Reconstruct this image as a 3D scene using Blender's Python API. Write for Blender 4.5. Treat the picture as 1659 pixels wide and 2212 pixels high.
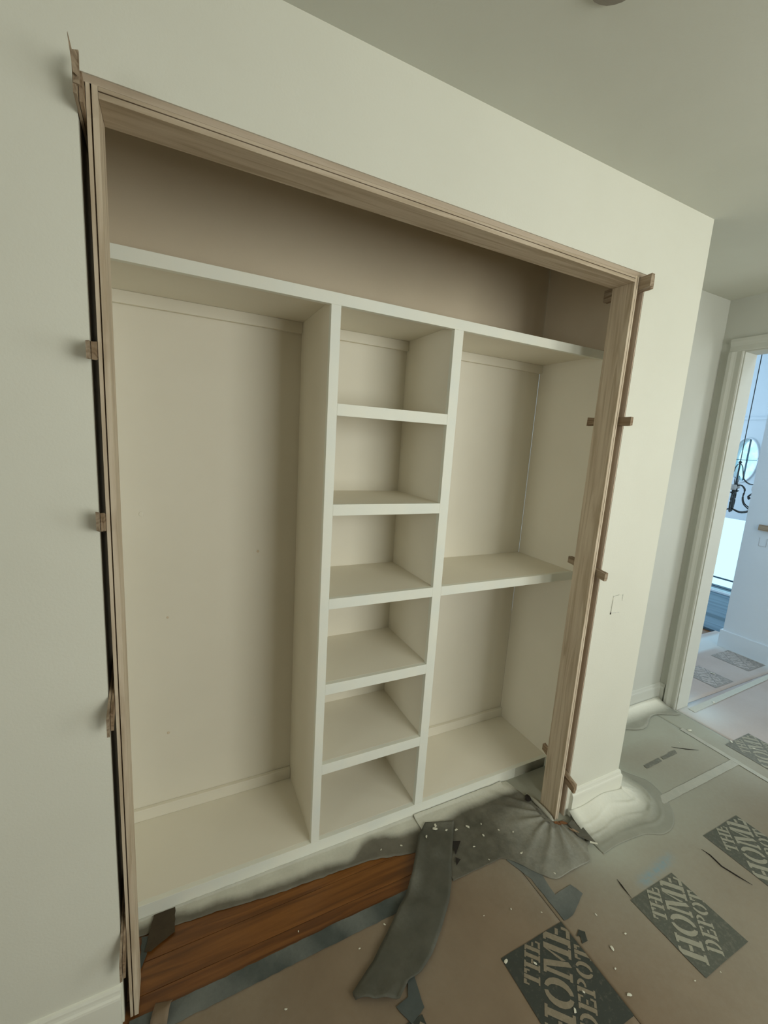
import bpy, bmesh, math, random
from mathutils import Vector, Matrix
random.seed(7)
for o in list(bpy.data.objects): bpy.data.objects.remove(o)
SC = bpy.context.scene; COL = SC.collection

# ------------------------------------------------------------------ camera
cam_d = bpy.data.cameras.new('camera'); cam = bpy.data.objects.new('camera', cam_d); COL.objects.link(cam)
RT = Vector((0.89823914, -0.43516708, 0.06161217)); DN = Vector((-0.01853479, -0.17756629, -0.98393428)); FW = Vector((0.43911605, 0.88266632, -0.16756272))
M = Matrix.Identity(4)
for i in range(3):
    M[i][0] = RT[i]; M[i][1] = -DN[i]; M[i][2] = -FW[i]
M[0][3], M[1][3], M[2][3] = 0.11441, -1.05609, 1.56075
cam.matrix_world = M
cam_d.sensor_fit = 'HORIZONTAL'; cam_d.sensor_width = 36.0; cam_d.lens = 36.0 * 919.87 / 1659.0
cam_d.clip_start = 0.02; cam_d.clip_end = 200
SC.camera = cam
# ------------------------------------------------------------------ world, lights, exposure
W = bpy.data.worlds.new('sky'); SC.world = W; W.use_nodes = True
bg = W.node_tree.nodes['Background']; bg.inputs[0].default_value = (0.62, 0.86, 1.0, 1); bg.inputs[1].default_value = 1.6
SC.view_settings.view_transform = 'Standard'; SC.view_settings.look = 'None'
SC.view_settings.exposure = -0.09; SC.view_settings.gamma = 1.0; SC.view_settings.use_curve_mapping = False
def area(name, loc, rot, sx, sy, power, color):
    l = bpy.data.lights.new(name, 'AREA'); l.shape = 'RECTANGLE'; l.size = sx; l.size_y = sy; l.energy = power; l.color = color
    o = bpy.data.objects.new(name, l); COL.objects.link(o); o.location = loc; o.rotation_euler = rot; return o
PI = math.pi
# daylight from the window behind the photographer; the other lamps are added fill
area('fill_left', (-3.34, -1.8, 1.6), (0, -PI/2, 0), 1.35, 1.2, 21, (1.0, 0.965, 0.855))  # added lamp that brightens the closet's inner side faces
area('daylight_back_window', (1.85, -2.54, 1.6), (PI/2, 0, 0), 1.55, 1.35, 40, (1.0, 0.96, 0.85))
area('fill_foyer', (5.0, 3.1, 1.7), (PI/2, 0, PI), 1.5, 1.6, 40, (0.62, 0.82, 1.0))  # added lamp at the foyer side, brightens its end wall; no window there
area('fill_next_room', (3.55, -0.9, 2.85), (0, 0, 0), 0.5, 0.5, 9, (0.72, 0.86, 1.0))  # added lamp, brightens the wall beyond the doorway
area('fill_side_hall', (4.20, -1.85, 1.25), (0, PI/2, 0), 1.9, 1.1, 30, (0.97, 0.99, 0.93))  # added lamp inside the closed side hall, brightens the right-hand side

# ------------------------------------------------------------------ measurements (metres)
XL, XR, ZT = 0.0, 1.5456, 2.146          # door lining, inner faces
JD = 0.084                                # lining depth
XC, YA, XB = 1.9328, 0.4074, 2.9156       # free corner of the closet wall, recessed wall, hall wall
H = 2.4414; ZBB = 0.128
D1, D2, XS, XSL = 0.25, 0.6026, 1.7571, -0.16
GL, GR, GT = -0.0325, 1.602, 2.181        # rough opening
WT = 0.10                                 # closet wall thickness
YBACK, XLEFT = -2.6, -3.4

# ------------------------------------------------------------------ materials
def hexc(r, g, b):
    f = lambda c: (c/255/12.92 if c/255 <= .04045 else ((c/255+.055)/1.055)**2.4)
    return (f(r), f(g), f(b), 1)
class NT:
    def __init__(s, name, rough=.6):
        s.m = bpy.data.materials.new(name); s.m.use_nodes = True; s.t = s.m.node_tree
        s.b = s.t.nodes['Principled BSDF']; s.b.inputs['Roughness'].default_value = rough
    def n(s, typ, **kw):
        x = s.t.nodes.new(typ)
        for k, v in kw.items():
            if k.startswith('_'): setattr(x, k[1:], v)
            else: x.inputs[k.replace('__', ' ')].default_value = v
        return x
    def l(s, a, b): s.t.links.new(a, b)
    def coords(s, scale=(1, 1, 1), which='Object'):
        tc = s.n('ShaderNodeTexCoord'); mp = s.n('ShaderNodeMapping'); mp.inputs['Scale'].default_value = scale
        s.l(tc.outputs[which], mp.inputs[0]); return mp.outputs[0]
    def noise(s, vec, scale, detail=4, rough=.55):
        x = s.n('ShaderNodeTexNoise'); x.inputs['Scale'].default_value = scale; x.inputs['Detail'].default_value = detail
        x.inputs['Roughness'].default_value = rough; s.l(vec, x.inputs['Vector']); return x.outputs['Fac']
    def ramp(s, fac, stops):
        r = s.n('ShaderNodeValToRGB'); e = r.color_ramp.elements
        while len(e) < len(stops): e.new(.5)
        for i, (p, c) in enumerate(stops): e[i].position = p; e[i].color = c
        s.l(fac, r.inputs[0]); return r.outputs[0]
    def mix(s, fac, a, b, mode='MIX'):
        x = s.n('ShaderNodeMix', _data_type='RGBA', _blend_type=mode)
        for v, i in ((fac, 0), (a, 6), (b, 7)):
            if hasattr(v, 'is_linked') or hasattr(v, 'links'): s.l(v, x.inputs[i])
            else: x.inputs[i].default_value = v
        return x.outputs[2]
    def bump(s, h, strength, dist=.002):
        x = s.n('ShaderNodeBump'); x.inputs['Strength'].default_value = strength; x.inputs['Distance'].default_value = dist
        s.l(h, x.inputs['Height']); s.l(x.outputs[0], s.b.inputs['Normal'])
    def base(s, c):
        if hasattr(c, 'links'): s.l(c, s.b.inputs['Base Color'])
        else: s.b.inputs['Base Color'].default_value = c
        return s.m
def lin(r, g, b): return (r, g, b, 1)
def paint(name, c, c2, rough=.6, bump=.15, sc=2.2):
    t = NT(name, rough); v = t.coords()
    f = t.noise(v, sc, 5); col = t.ramp(f, [(.3, c), (.72, c2)])
    t.bump(t.noise(v, 160, 3), bump, .0012); return t.base(col)
MAT = {}
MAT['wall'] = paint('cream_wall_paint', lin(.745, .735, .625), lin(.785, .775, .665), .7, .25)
MAT['dimwall'] = paint('dim_unseen_wall', lin(.20, .19, .165), lin(.25, .24, .21), .8, .2)  # made-up dark tone for unseen walls, cuts the light they bounce back
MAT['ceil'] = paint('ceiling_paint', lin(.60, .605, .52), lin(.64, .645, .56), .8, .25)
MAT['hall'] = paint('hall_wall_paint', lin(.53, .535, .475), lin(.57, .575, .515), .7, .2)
MAT['foyer'] = paint('foyer_wall_paint', lin(.72, .78, .82), lin(.76, .82, .86), .7, .2)
MAT['trim'] = paint('white_trim_paint', lin(.80, .79, .68), lin(.84, .83, .72), .45, .05)
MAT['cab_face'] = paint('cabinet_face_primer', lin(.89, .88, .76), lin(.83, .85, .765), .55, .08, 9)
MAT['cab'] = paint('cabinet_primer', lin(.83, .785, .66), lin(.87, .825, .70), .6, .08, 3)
MAT['closetwall'] = paint('closet_back_wall', lin(.72, .61, .45), lin(.78, .665, .50), .8, .2, 3)
MAT['dark'] = paint('dark_void', lin(.012, .009, .006), lin(.02, .014, .01), .9, .1)
MAT['black'] = paint('wrought_iron', lin(.02, .02, .018), lin(.035, .035, .03), .4, .1, 20)
MAT['candle'] = paint('frosted_candle_cup', lin(.55, .5, .46), lin(.6, .56, .52), .4, .0)
MAT['chip'] = paint('dried_paint_chip', lin(.62, .60, .48), lin(.7, .68, .56), .7, .2, 40)
MAT['outside'] = None
def wood(name, c1, c2, c3, grain, axis='z', rough=.65, bump=.3, sc=1.0):
    """grain runs along axis"""
    t = NT(name, rough)
    s = {'x': (.06, 1, 1), 'y': (1, .06, 1), 'z': (1, 1, .06)}[axis]
    v = t.coords(tuple(k*sc for k in s))
    n1 = t.noise(v, 9, 3); 
    vd = t.n('ShaderNodeVectorMath', _operation='MULTIPLY_ADD')
    comb = t.n('ShaderNodeCombineXYZ'); t.l(n1, comb.inputs[0]); t.l(n1, comb.inputs[1]); t.l(n1, comb.inputs[2])
    t.l(comb.outputs[0], vd.inputs[0]); vd.inputs[1].default_value = (.22, .22, .22); t.l(v, vd.inputs[2])
    w = t.noise(vd.outputs[0], grain, 2, .4)
    f = t.noise(v, 260, 3, .7)
    col = t.ramp(w, [(.36, c1), (.5, c2), (.64, c3)])
    col = t.mix(.25, col, t.ramp(f, [(.3, c1), (.7, c3)]))
    t.bump(f, bump, .0008); return t.base(col)
MAT['pine'] = wood('bare_pine', lin(.46, .36, .24), lin(.60, .49, .355), lin(.68, .575, .43), 55)
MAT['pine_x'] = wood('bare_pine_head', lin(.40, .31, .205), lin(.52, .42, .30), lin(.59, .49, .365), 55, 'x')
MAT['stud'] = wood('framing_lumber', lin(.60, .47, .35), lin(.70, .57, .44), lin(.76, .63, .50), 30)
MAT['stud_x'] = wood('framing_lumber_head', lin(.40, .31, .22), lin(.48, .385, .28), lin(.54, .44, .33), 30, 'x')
MAT['shim'] = wood('cedar_shim', lin(.19, .13, .075), lin(.33, .25, .165), lin(.42, .33, .23), 70, 'y', .75, .6)
MAT['shim_dk'] = wood('cedar_shim_dark', lin(.15, .09, .045), lin(.28, .19, .11), lin(.34, .25, .16), 70, 'y', .75, .6)
MAT['oak'] = wood('orange_oak_floor', lin(.105, .038, .008), lin(.18, .066, .013), lin(.23, .09, .019), 38, 'x', .4, .15)
MAT['oak2'] = wood('orange_oak_floor_b', lin(.095, .033, .007), lin(.16, .058, .012), lin(.205, .08, .018), 44, 'x', .4, .15)
MAT['woodchip'] = wood('split_orange_wood', lin(.13, .05, .015), lin(.24, .10, .03), lin(.34, .16, .06), 60, 'x', .8, .5)

def coated(name, c, c2, spray, mott=5, fine=60, rough=.8, bump=.4, chalk=False):
    """sheet stuff whose dried overspray stain is a vertex attribute 'spray' (paint on it, fixed in place)"""
    t = NT(name, rough); v = t.coords()
    col = t.ramp(t.noise(v, mott, 6, .6), [(.3, c), (.7, c2)])
    fn = t.noise(v, fine, 5, .7)
    a = t.n('ShaderNodeAttribute', _attribute_name='spray')
    # break up the stain edge with noise
    m = t.n('ShaderNodeMath', _operation='MULTIPLY_ADD'); t.l(fn, m.inputs[0]); m.inputs[1].default_value = .22; m.inputs[2].default_value = -.11
    ad = t.n('ShaderNodeMath', _operation='ADD', _use_clamp=True); t.l(a.outputs['Fac'], ad.inputs[0]); t.l(m.outputs[0], ad.inputs[1])
    mk = t.n('ShaderNodeMath', _operation='MINIMUM'); t.l(a.outputs['Fac'], mk.inputs[0]); mk.inputs[1].default_value = 1
    gt = t.n('ShaderNodeMath', _operation='MULTIPLY'); t.l(ad.outputs[0], gt.inputs[0])
    sm = t.n('ShaderNodeMapRange', _interpolation_type='SMOOTHSTEP'); t.l(a.outputs['Fac'], sm.inputs[0]); sm.inputs[2].default_value = .15
    t.l(sm.outputs[0], gt.inputs[1])
    col = t.mix(gt.outputs[0], col, spray)
    if chalk:
        a2 = t.n('ShaderNodeAttribute', _attribute_name='chalk'); m2 = t.n('ShaderNodeMath', _operation='MULTIPLY', _use_clamp=True)
        t.l(a2.outputs['Fac'], m2.inputs[0]); t.l(t.ramp(t.noise(v, 55, 5, .7), [(.35, lin(.2, .2, .2)), (.6, lin(1, 1, 1))]), m2.inputs[1])
        col = t.mix(m2.outputs[0], col, lin(.20, .30, .34))
    t.bump(fn, bump, .0015); return t.base(col)
SPR = lin(.66, .65, .55)
MAT['board'] = coated('floor_protection_board', lin(.185, .132, .080), lin(.225, .165, .104), lin(.37, .375, .305), chalk=True)
MAT['board_far'] = coated('floor_protection_board_far', lin(.42, .345, .30), lin(.47, .39, .34), lin(.58, .60, .58))
MAT['film'] = coated('grey_masking_film', lin(.07, .068, .048), lin(.13, .12, .088), SPR, 22, 90, .7, .8)
MAT['strip'] = coated('grey_masking_strip', lin(.058, .057, .040), lin(.09, .086, .062), SPR, 14, 90, .7, .7)
MAT['mask'] = coated('masking_paper', lin(.13, .12, .09), lin(.18, .165, .125), SPR, 16, 90, .75, .6)
MAT['skirt'] = coated('masking_paper_skirt', lin(.27, .27, .215), lin(.31, .305, .245), lin(.80, .79, .68), 16, 90, .75, .4)
MAT['bluetape'] = coated('slate_tape', lin(.050, .062, .056), lin(.078, .090, .080), lin(.35, .36, .32), 20, 90)
MAT['paletape'] = coated('pale_seam_tape', lin(.37, .37, .31), lin(.43, .42, .35), SPR, 20, 90)
MAT['darkgap'] = paint('dark_gap_brown', lin(.045, .03, .014), lin(.06, .042, .02), .8, .5, 30)  # dark brown of the paper's hole; on the left stud it paints gap shade
def ink(name, dark, fadec, th):
    t = NT(name, .8); v = t.coords()
    t.base(t.mix(t.ramp(t.noise(v, 70, 5, .7), [(th, lin(0, 0, 0)), (th+.12, lin(1, 1, 1))]), dark, fadec)); return t.m
MAT['ink1'] = ink('print_ink_dark', lin(.035, .04, .030), lin(.075, .072, .052), .55)
MAT['ink2'] = ink('print_ink_sprayed', lin(.085, .09, .068), lin(.13, .125, .095), .5)
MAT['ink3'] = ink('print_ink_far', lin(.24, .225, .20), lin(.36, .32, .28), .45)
MAT['ink4'] = ink('print_ink_pale', lin(.15, .15, .12), lin(.21, .205, .165), .5)
MAT['let1'] = ink('letter_tan', lin(.215, .18, .12), lin(.245, .205, .14), .5)
MAT['let2'] = ink('letter_grey', lin(.30, .29, .22), lin(.33, .315, .24), .5)
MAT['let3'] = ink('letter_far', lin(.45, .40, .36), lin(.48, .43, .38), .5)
MAT['bluestain'] = None
def glassmat():
    t = NT('window_glass', .02); t.base(lin(.8, .95, .97)); t.b.inputs['Transmission Weight'].default_value = 1; t.b.inputs['IOR'].default_value = 1.05; return t.m
MAT['glass'] = glassmat()
def frostmat():
    t = NT('oval_window_glass', .3); v = t.coords(); 
    t.base(t.ramp(t.noise(v, 16, 4), [(.35, lin(.55, .85, .9)), (.6, lin(.85, 1, 1))])); t.b.inputs['Transmission Weight'].default_value = 1; t.b.inputs['IOR'].default_value = 1.02
    return t.m
MAT['oval'] = frostmat()

# ------------------------------------------------------------------ mesh helpers
def link(name, bm, mat, parent=None, smooth=False, bevel=0, **tags):
    me = bpy.data.meshes.new(name); bm.to_mesh(me); bm.free(); me.materials.append(MAT[mat] if isinstance(mat, str) else mat)
    if smooth:
        for p in me.polygons: p.use_smooth = True
    o = bpy.data.objects.new(name, me); COL.objects.link(o)
    if parent: o.parent = parent
    if bevel:
        b = o.modifiers.new('bevel', 'BEVEL'); b.width = bevel; b.segments = 2; b.limit_method = 'ANGLE'
    for k, v in tags.items(): o[k] = v
    return o
def box(bm, x0, x1, y0, y1, z0, z1):
    vs = [bm.verts.new((x, y, z)) for z in (z0, z1) for y in (y0, y1) for x in (x0, x1)]
    for f in ((0, 2, 3, 1), (4, 5, 7, 6), (0, 1, 5, 4), (2, 6, 7, 3), (0, 4, 6, 2), (1, 3, 7, 5)): bm.faces.new([vs[i] for i in f])
    return vs
def bx(name, ext, mat, parent=None, bevel=0, **tags):
    bm = bmesh.new(); box(bm, *ext); return link(name, bm, mat, parent, bevel=bevel, **tags)
def boxes(name, lst, mat, parent=None, bevel=0, **tags):
    bm = bmesh.new()
    for e in lst: box(bm, *e)
    return link(name, bm, mat, parent, bevel=bevel, **tags)
def thing(name, loc=(0, 0, 0), label=None, cat=None, group=None, kind=None):
    o = bpy.data.objects.new(name, None); COL.objects.link(o); o.location = loc; o.empty_display_size = .05
    if label: o['label'] = label
    if cat: o['category'] = cat
    if group: o['group'] = group
    if kind: o['kind'] = kind
    return o
def extrude_poly(pts, vec, bm=None):
    """closed polygon pts (3d) extruded by vec"""
    bm = bm or bmesh.new(); n = len(pts)
    a = [bm.verts.new(p) for p in pts]; b = [bm.verts.new(Vector(p)+Vector(vec)) for p in pts]
    bm.faces.new(a); bm.faces.new(b[::-1])
    for i in range(n): bm.faces.new((a[i], b[i], b[(i+1) % n], a[(i+1) % n]))
    bmesh.ops.recalc_face_normals(bm, faces=bm.faces); return bm
def sprayattr(o, fn):
    me = o.data; at = me.attributes.new('spray', 'FLOAT', 'POINT')
    for i, v in enumerate(me.vertices): at.data[i].value = max(0., min(1., fn(v.co.x, v.co.y, v.co.z)))
from mathutils import noise as mn
def nz(x, y, s=1.0, seed=0.): return mn.noise(Vector((x*s+seed, y*s-seed, seed)))
def tube(bm, pts, rad, seg=8):
    """round tube along pts; rad number or list"""
    pts = [Vector(p) for p in pts]; n = len(pts); rings = []
    for i, p in enumerate(pts):
        d = (pts[min(i+1, n-1)]-pts[max(i-1, 0)]).normalized()
        a = d.cross(Vector((0, 0, 1)));  a = a.normalized() if a.length > 1e-3 else Vector((1, 0, 0)); b = d.cross(a)
        r = rad[i] if isinstance(rad, (list, tuple)) else rad
        rings.append([bm.verts.new(p+(a*math.cos(2*PI*k/seg)+b*math.sin(2*PI*k/seg))*r) for k in range(seg)])
    for i in range(n-1):
        for k in range(seg): bm.faces.new((rings[i][k], rings[i][(k+1) % seg], rings[i+1][(k+1) % seg], rings[i+1][k]))
    bm.faces.new(rings[0][::-1]); bm.faces.new(rings[-1])
def lathe(bm, c, prof, seg=20):
    rings = [[bm.verts.new((c[0]+r*math.cos(2*PI*k/seg), c[1]+r*math.sin(2*PI*k/seg), c[2]+z)) for k in range(seg)] for r, z in prof]
    for i in range(len(rings)-1):
        for k in range(seg): bm.faces.new((rings[i][k], rings[i][(k+1) % seg], rings[i+1][(k+1) % seg], rings[i+1][k]))
    bm.faces.new(rings[0][::-1]); bm.faces.new(rings[-1])

# ------------------------------------------------------------------ structure
S = dict(kind='structure')
# closet wall with its rough opening, one mesh
wall = boxes('wall_front', [(XLEFT-.1, GL, 0, WT, 0, H), (GR, XC, 0, WT, 0, H), (GL, GR, 0, WT, GT, H)], 'wall', **S)
bm = bmesh.new(); box(bm, XS+.006, XC, WT, YA+.12, 0, H)
link('wall_closet_side', bm, 'wall', **S)
# recessed wall beyond the free corner, hall wall with the door opening
DY1, DY0, DH = 0.2845, -0.58, 2.15; HT = 0.115
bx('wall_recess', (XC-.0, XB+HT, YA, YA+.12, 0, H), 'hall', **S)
boxes('wall_hall', [(XB, XB+HT, DY1+.014, YA, 0, H), (XB, XB+HT, DY0-.014, DY1+.014, DH+.014, H), (XB, XB+HT, -1.15, DY0-.014, 0, H), (XB, XB+HT, -2.5, -1.15, 2.15, H), (XB, XB+HT, YBACK, -2.5, 0, H)], 'hall', **S)  # second opening, out of view, added to let the side fill lamp in
LW0, LW1 = -2.42, -1.18
boxes('wall_left', [(XLEFT-.1, XLEFT, YBACK, LW0, 0, H), (XLEFT-.1, XLEFT, LW1, 0, 0, H), (XLEFT-.1, XLEFT, LW0, LW1, 0, .9), (XLEFT-.1, XLEFT, LW0, LW1, 2.3, H)], 'dimwall', **S)
w_ = bx('window_2', (XLEFT-.07, XLEFT-.064, LW0, LW1, .9, 2.3), 'glass', **S)  # unseen window added to go with the left fill lamp
boxes('window_frame', [(XLEFT-.09, XLEFT-.03, LW0, LW1, .9, .94), (XLEFT-.09, XLEFT-.03, LW0, LW1, 2.26, 2.3), (XLEFT-.09, XLEFT-.03, LW0, LW0+.04, .94, 2.26), (XLEFT-.09, XLEFT-.03, LW1-.04, LW1, .94, 2.26), (XLEFT-.09, XLEFT-.03, -1.82, -1.78, .94, 2.26)], 'trim', w_)
WZ0, WZ1 = .90, 2.30
WINS = [(1.05, 2.65)]
boxes('wall_back', [(XLEFT-.1, 1.05, YBACK-.12, YBACK, 0, H), (2.65, XB+HT, YBACK-.12, YBACK, 0, H)] + [e for a_, b_ in WINS for e in ((a_, b_, YBACK-.12, YBACK, 0, WZ0), (a_, b_, YBACK-.12, YBACK, WZ1, H))], 'dimwall', **S)
for k_, (a_, b_) in enumerate(WINS):
    w_ = bx('window_%d' % (k_+1), (a_, b_, YBACK-.07, YBACK-.064, WZ0, WZ1), 'glass', **S)
    boxes('window_frame', [(a_, b_, YBACK-.10, YBACK-.03, WZ0, WZ0+.04), (a_, b_, YBACK-.10, YBACK-.03, WZ1-.04, WZ1)] + [(x-.02, x+.02, YBACK-.10, YBACK-.03, WZ0+.04, WZ1-.04) for x in (a_+.02, 1.85, b_-.02)], 'trim', w_)
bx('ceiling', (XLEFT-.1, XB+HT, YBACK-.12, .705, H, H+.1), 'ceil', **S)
# closet shell
boxes('wall_closet', [(XSL-.1, XS+.006, .612, .70, 0, H), (XSL-.1, XSL-.006, WT, .612, 0, H)], 'closetwall', **S)
bx('wall_closet_lining', (XS+.0005, XS+.0055, WT+.001, .61, 1.99, H-.001), 'closetwall', **S)
# floor: subfloor + hardwood planks (parts) where they can show
flo = bx('floor', (XLEFT-.1, 6.3, YBACK-.12, 2.6, -.10, -.02), 'oak2', **S)
py = -.125; k = 0
while py < .60:
    x = -1.6+((k*.67) % 1.1)
    while x < 2.0:
        ln = (2.4, 2.9, 2.6, 3.1)[(k+int(x*3)) % 4]
        bm = bmesh.new(); box(bm, x+.0008, x+ln-.0008, py+.0006, py+.0824, -.0195, 0)
        link('plank', bm, 'oak' if random.random() < .5 else 'oak2', flo, bevel=.0008); x += ln
    py += .083; k += 1
# baseboards: ogee-capped profile swept along each wall foot
PROF = [(0, 0), (.015, 0), (.015, .098), (.0135, .104), (.010, .108), (.0085, .114), (.008, .120), (.005, .1265), (0, ZBB)]
def baseboard(name, path, outs, mat='trim'):
    """path of wall-foot points, outs: outward (mitred) offset direction per point"""
    bm = bmesh.new(); rings = []
    for (x, y), (ox, oy) in zip(path, outs): rings.append([bm.verts.new((x+ox*d, y+oy*d, z)) for d, z in PROF])
    n = len(PROF)
    for a, b in zip(rings, rings[1:]):
        for i in range(n): bm.faces.new((a[i], a[(i+1) % n], b[(i+1) % n], b[i]))
    bm.faces.new(rings[0][::-1]); bm.faces.new(rings[-1]); bmesh.ops.recalc_face_normals(bm, faces=bm.faces)
    return link(name, bm, mat, kind='structure')
baseboard('baseboard_right', [(1.622, 0), (XC, 0), (XC, YA)], [(0, -1), (1, -1), (1, 0)])
baseboard('baseboard_left', [(XLEFT, 0), (GL-.004, 0)], [(0, -1), (0, -1)])
baseboard('baseboard_recess', [(XC+.015, YA), (XB, YA), (XB, .37)], [(0, -1), (-1, -1), (-1, 0)], 'hall')
# hall door opening: lining and casing
cs = .068
dt = boxes('door_1', [(XB-.002, XB+HT+.002, DY1-.0, DY1+.014, 0, DH), (XB-.002, XB+HT+.002, DY0-.014, DY0, 0, DH), (XB-.002, XB+HT+.002, DY0-.014, DY1+.014, DH, DH+.014)], 'hall', **S)
CASP = [(0, 0), (0, .012), (.006, .0145), (.030, .011), (.040, .0135), (.052, .019), (.068, .019), (.068, 0)]
def casing(name, y0, ydir, z0, z1, vert=True, ya=0, yb=0):
    bm = bmesh.new()
    if vert:
        pts = [(XB-t, y0+ydir*(d), z0) for d, t in CASP]; extrude_poly(pts, (0, 0, z1-z0), bm)
    else:
        pts = [(XB-t, ya, z0+d) for d, t in CASP]; extrude_poly(pts, (0, yb-ya, 0), bm)
    return link(name, bm, 'hall', dt)
casing('casing', DY1+.006, 1, 0, DH+.006); casing('casing', DY0-.006, -1, 0, DH+.006)
casing('casing', 0, 0, DH+.006, 0, False, DY0-.006-cs, DY1+.006+cs)
# room beyond the hall door
XCW = 4.27
boxes('wall_beyond', [(XCW, XCW+.12, -3.2, .705, 0, 2.9)], 'foyer', **S)
bm = bmesh.new(); box(bm, XCW-.015, XCW, -3.2, .705+.015, 0, .15); box(bm, XCW, XCW+.12, .705, .72, 0, .15)
link('baseboard_beyond', bm, 'foyer', **S)
XD = 5.92
# end wall with a low window and an oval window cut out
OV = (XD, 1.530, 1.585); OA, OB = .115, .235
wy0, wy1, wz0, wz1 = 1.20, 1.80, .02, .905
boxes('wall_foyer', [(XD, XD+.12, .70, wy0, 0, 2.9), (XD, XD+.12, wy1, 3.2, 0, 2.9), (XD, XD+.12, wy0, wy1, 0, wz0), (XD, XD+.12, wy0, wy1, wz1, OV[2]-OB-.03),
                     (XD, XD+.12, wy0, wy1, OV[2]+OB+.03, 2.9), (XD, XD+.12, wy0, OV[1]-OA-.03, OV[2]-OB-.03, OV[2]+OB+.03), (XD, XD+.12, OV[1]+OA+.03, wy1, OV[2]-OB-.03, OV[2]+OB+.03)], 'foyer', **S)
bm = bmesh.new(); N = 48; RX, RZ = OA+.03, OB+.03
for xx in (XD, XD+.12):
    inn = [bm.verts.new((xx, OV[1]+OA*math.cos(2*PI*i/N), OV[2]+OB*math.sin(2*PI*i/N))) for i in range(N)]
    out = []
    for i in range(N):
        c, s = math.cos(2*PI*i/N), math.sin(2*PI*i/N); m_ = max(abs(c), abs(s)); out.append(bm.verts.new((xx, OV[1]+RX*c/m_, OV[2]+RZ*s/m_)))
    for i in range(N): bm.faces.new((inn[i], inn[(i+1) % N], out[(i+1) % N], out[i]))
    if xx == XD: keep = inn
for i in range(N): bm.faces.new((keep[i], keep[(i+1) % N], inn[(i+1) % N], inn[i]))
bmesh.ops.recalc_face_normals(bm, faces=bm.faces)
link('wall_foyer_surround', bm, 'foyer', **S)
w2 = bx('window_3', (XD+.05, XD+.056, wy0, wy1, wz0, wz1), 'glass', **S)
MAT['mullion'] = paint('dark_muntin', lin(.06, .10, .14), lin(.08, .13, .18), .5, 0)
bx('muntin', (XD+.035, XD+.05, wy0, wy1, .165, .182), 'mullion', w2)
bx('muntin', (XD+.035, XD+.05, wy0, wy1, .06, .072), 'mullion', w2)
bm = bmesh.new(); vs = [bm.verts.new((XD+.06, OV[1]+OA*math.cos(2*PI*i/N), OV[2]+OB*math.sin(2*PI*i/N))) for i in range(N)]; bm.faces.new(vs)
r = bmesh.ops.extrude_face_region(bm, geom=bm.faces[:]); bmesh.ops.translate(bm, verts=[v for v in r['geom'] if isinstance(v, bmesh.types.BMVert)], vec=(.005, 0, 0))
w3 = link('window_4', bm, 'oval', **S)
bx('muntin', (XD+.035, XD+.058, OV[1]-.004, OV[1]+.004, OV[2]-OB, OV[2]+OB), 'mullion', w3)
bx('muntin', (XD+.035, XD+.058, OV[1]-OA, OV[1]+OA, OV[2]-.003, OV[2]+.003), 'mullion', w3)
bm = bmesh.new()
ring = [(XD-.004, OV[1]+(OA+.012)*math.cos(2*PI*i/N), OV[2]+(OB+.012)*math.sin(2*PI*i/N)) for i in range(N+1)]
tube(bm, ring, .008, 6); link('window_frame', bm, 'foyer', w3)
boxes('ceiling_beyond', [(XB+HT, 6.3, -3.3, 3.3, 2.9, 3.0)], 'foyer', **S)
boxes('wall_far_side', [(XB+HT, 6.3, 3.2, 3.3, 0, 2.9), (XB+HT, 6.3, -3.3, -3.2, 0, 2.9), (XB+HT-.001, XB+HT+.02, YA, 3.2, 0, 2.9), (XB+.001, XB+HT-.001, YBACK, YA, H+.1, 2.9)], 'foyer', **S)
bx('trim_1', (XD-.02, XD, .7, 3.2, 2.03, 2.06), 'foyer', **S)

# ------------------------------------------------------------------ rough framing around the opening
fr = thing('rough_framing', (0, 0, 0), 'bare lumber studs and header lining the gap around the door lining', 'framing')
def framing():
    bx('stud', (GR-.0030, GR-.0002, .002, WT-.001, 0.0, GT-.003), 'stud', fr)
    bx('stud', (GL+.0002, GL+.0010, .0135, WT-.001, 0.0, GT-.003), 'darkgap', fr)  # left stud coloured near-black to paint in the gap's deep shade
    bx('header', (GL+.0002, GR-.0002, .003, WT-.001, ZT+.0215, GT-.0002), 'stud_x', fr)
framing()

# ------------------------------------------------------------------ door lining with kerfed edges
jf = thing('door_lining', (0.77, 0, 0), 'bare pine door lining with kerfed edge framing the closet opening', 'door frame')
def off(ext): return (ext[0]-.77, ext[1]-.77, *ext[2:])
def jambpoly(x0, x1, k0, k1, sgn=1):
    """cross-section in x,y of a side jamb, kerf slot in the front edge"""
    return [(x0, 0), (k0, 0), (k0, .014), (k1, .014), (k1, 0), (x1, 0), (x1, JD), (x0, JD)]
def sidejamb(x0, x1, k0, k1, y0=0):
    pts = [(x-.77, y+y0, 0.0) for x, y in jambpoly(x0, x1, k0, k1)]
    bm = bmesh.new()
    # build the ring quads and cap with triangulated ngon
    a = [bm.verts.new((p[0], p[1], .004)) for p in pts]; b = [bm.verts.new((p[0], p[1], ZT+.020)) for p in pts]
    for i in range(8): bm.faces.new((a[i], a[(i+1) % 8], b[(i+1) % 8], b[i]))
    f1 = bm.faces.new(a[::-1]); f2 = bm.faces.new(b); bmesh.ops.triangulate(bm, faces=[f1, f2])
    bmesh.ops.recalc_face_normals(bm, faces=bm.faces)
    return link('side_jamb', bm, 'pine', jf)
sidejamb(-.019, 0, -.0125, -.0098)
sidejamb(XR, XR+.0195, XR+.0105, XR+.0125)
bm = bmesh.new()
pts = [(0, ZT), (0, ZT+.0105), (.014, ZT+.0105), (.014, ZT+.0128), (0, ZT+.0128), (0, ZT+.0195), (JD, ZT+.0195), (JD, ZT)]
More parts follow.
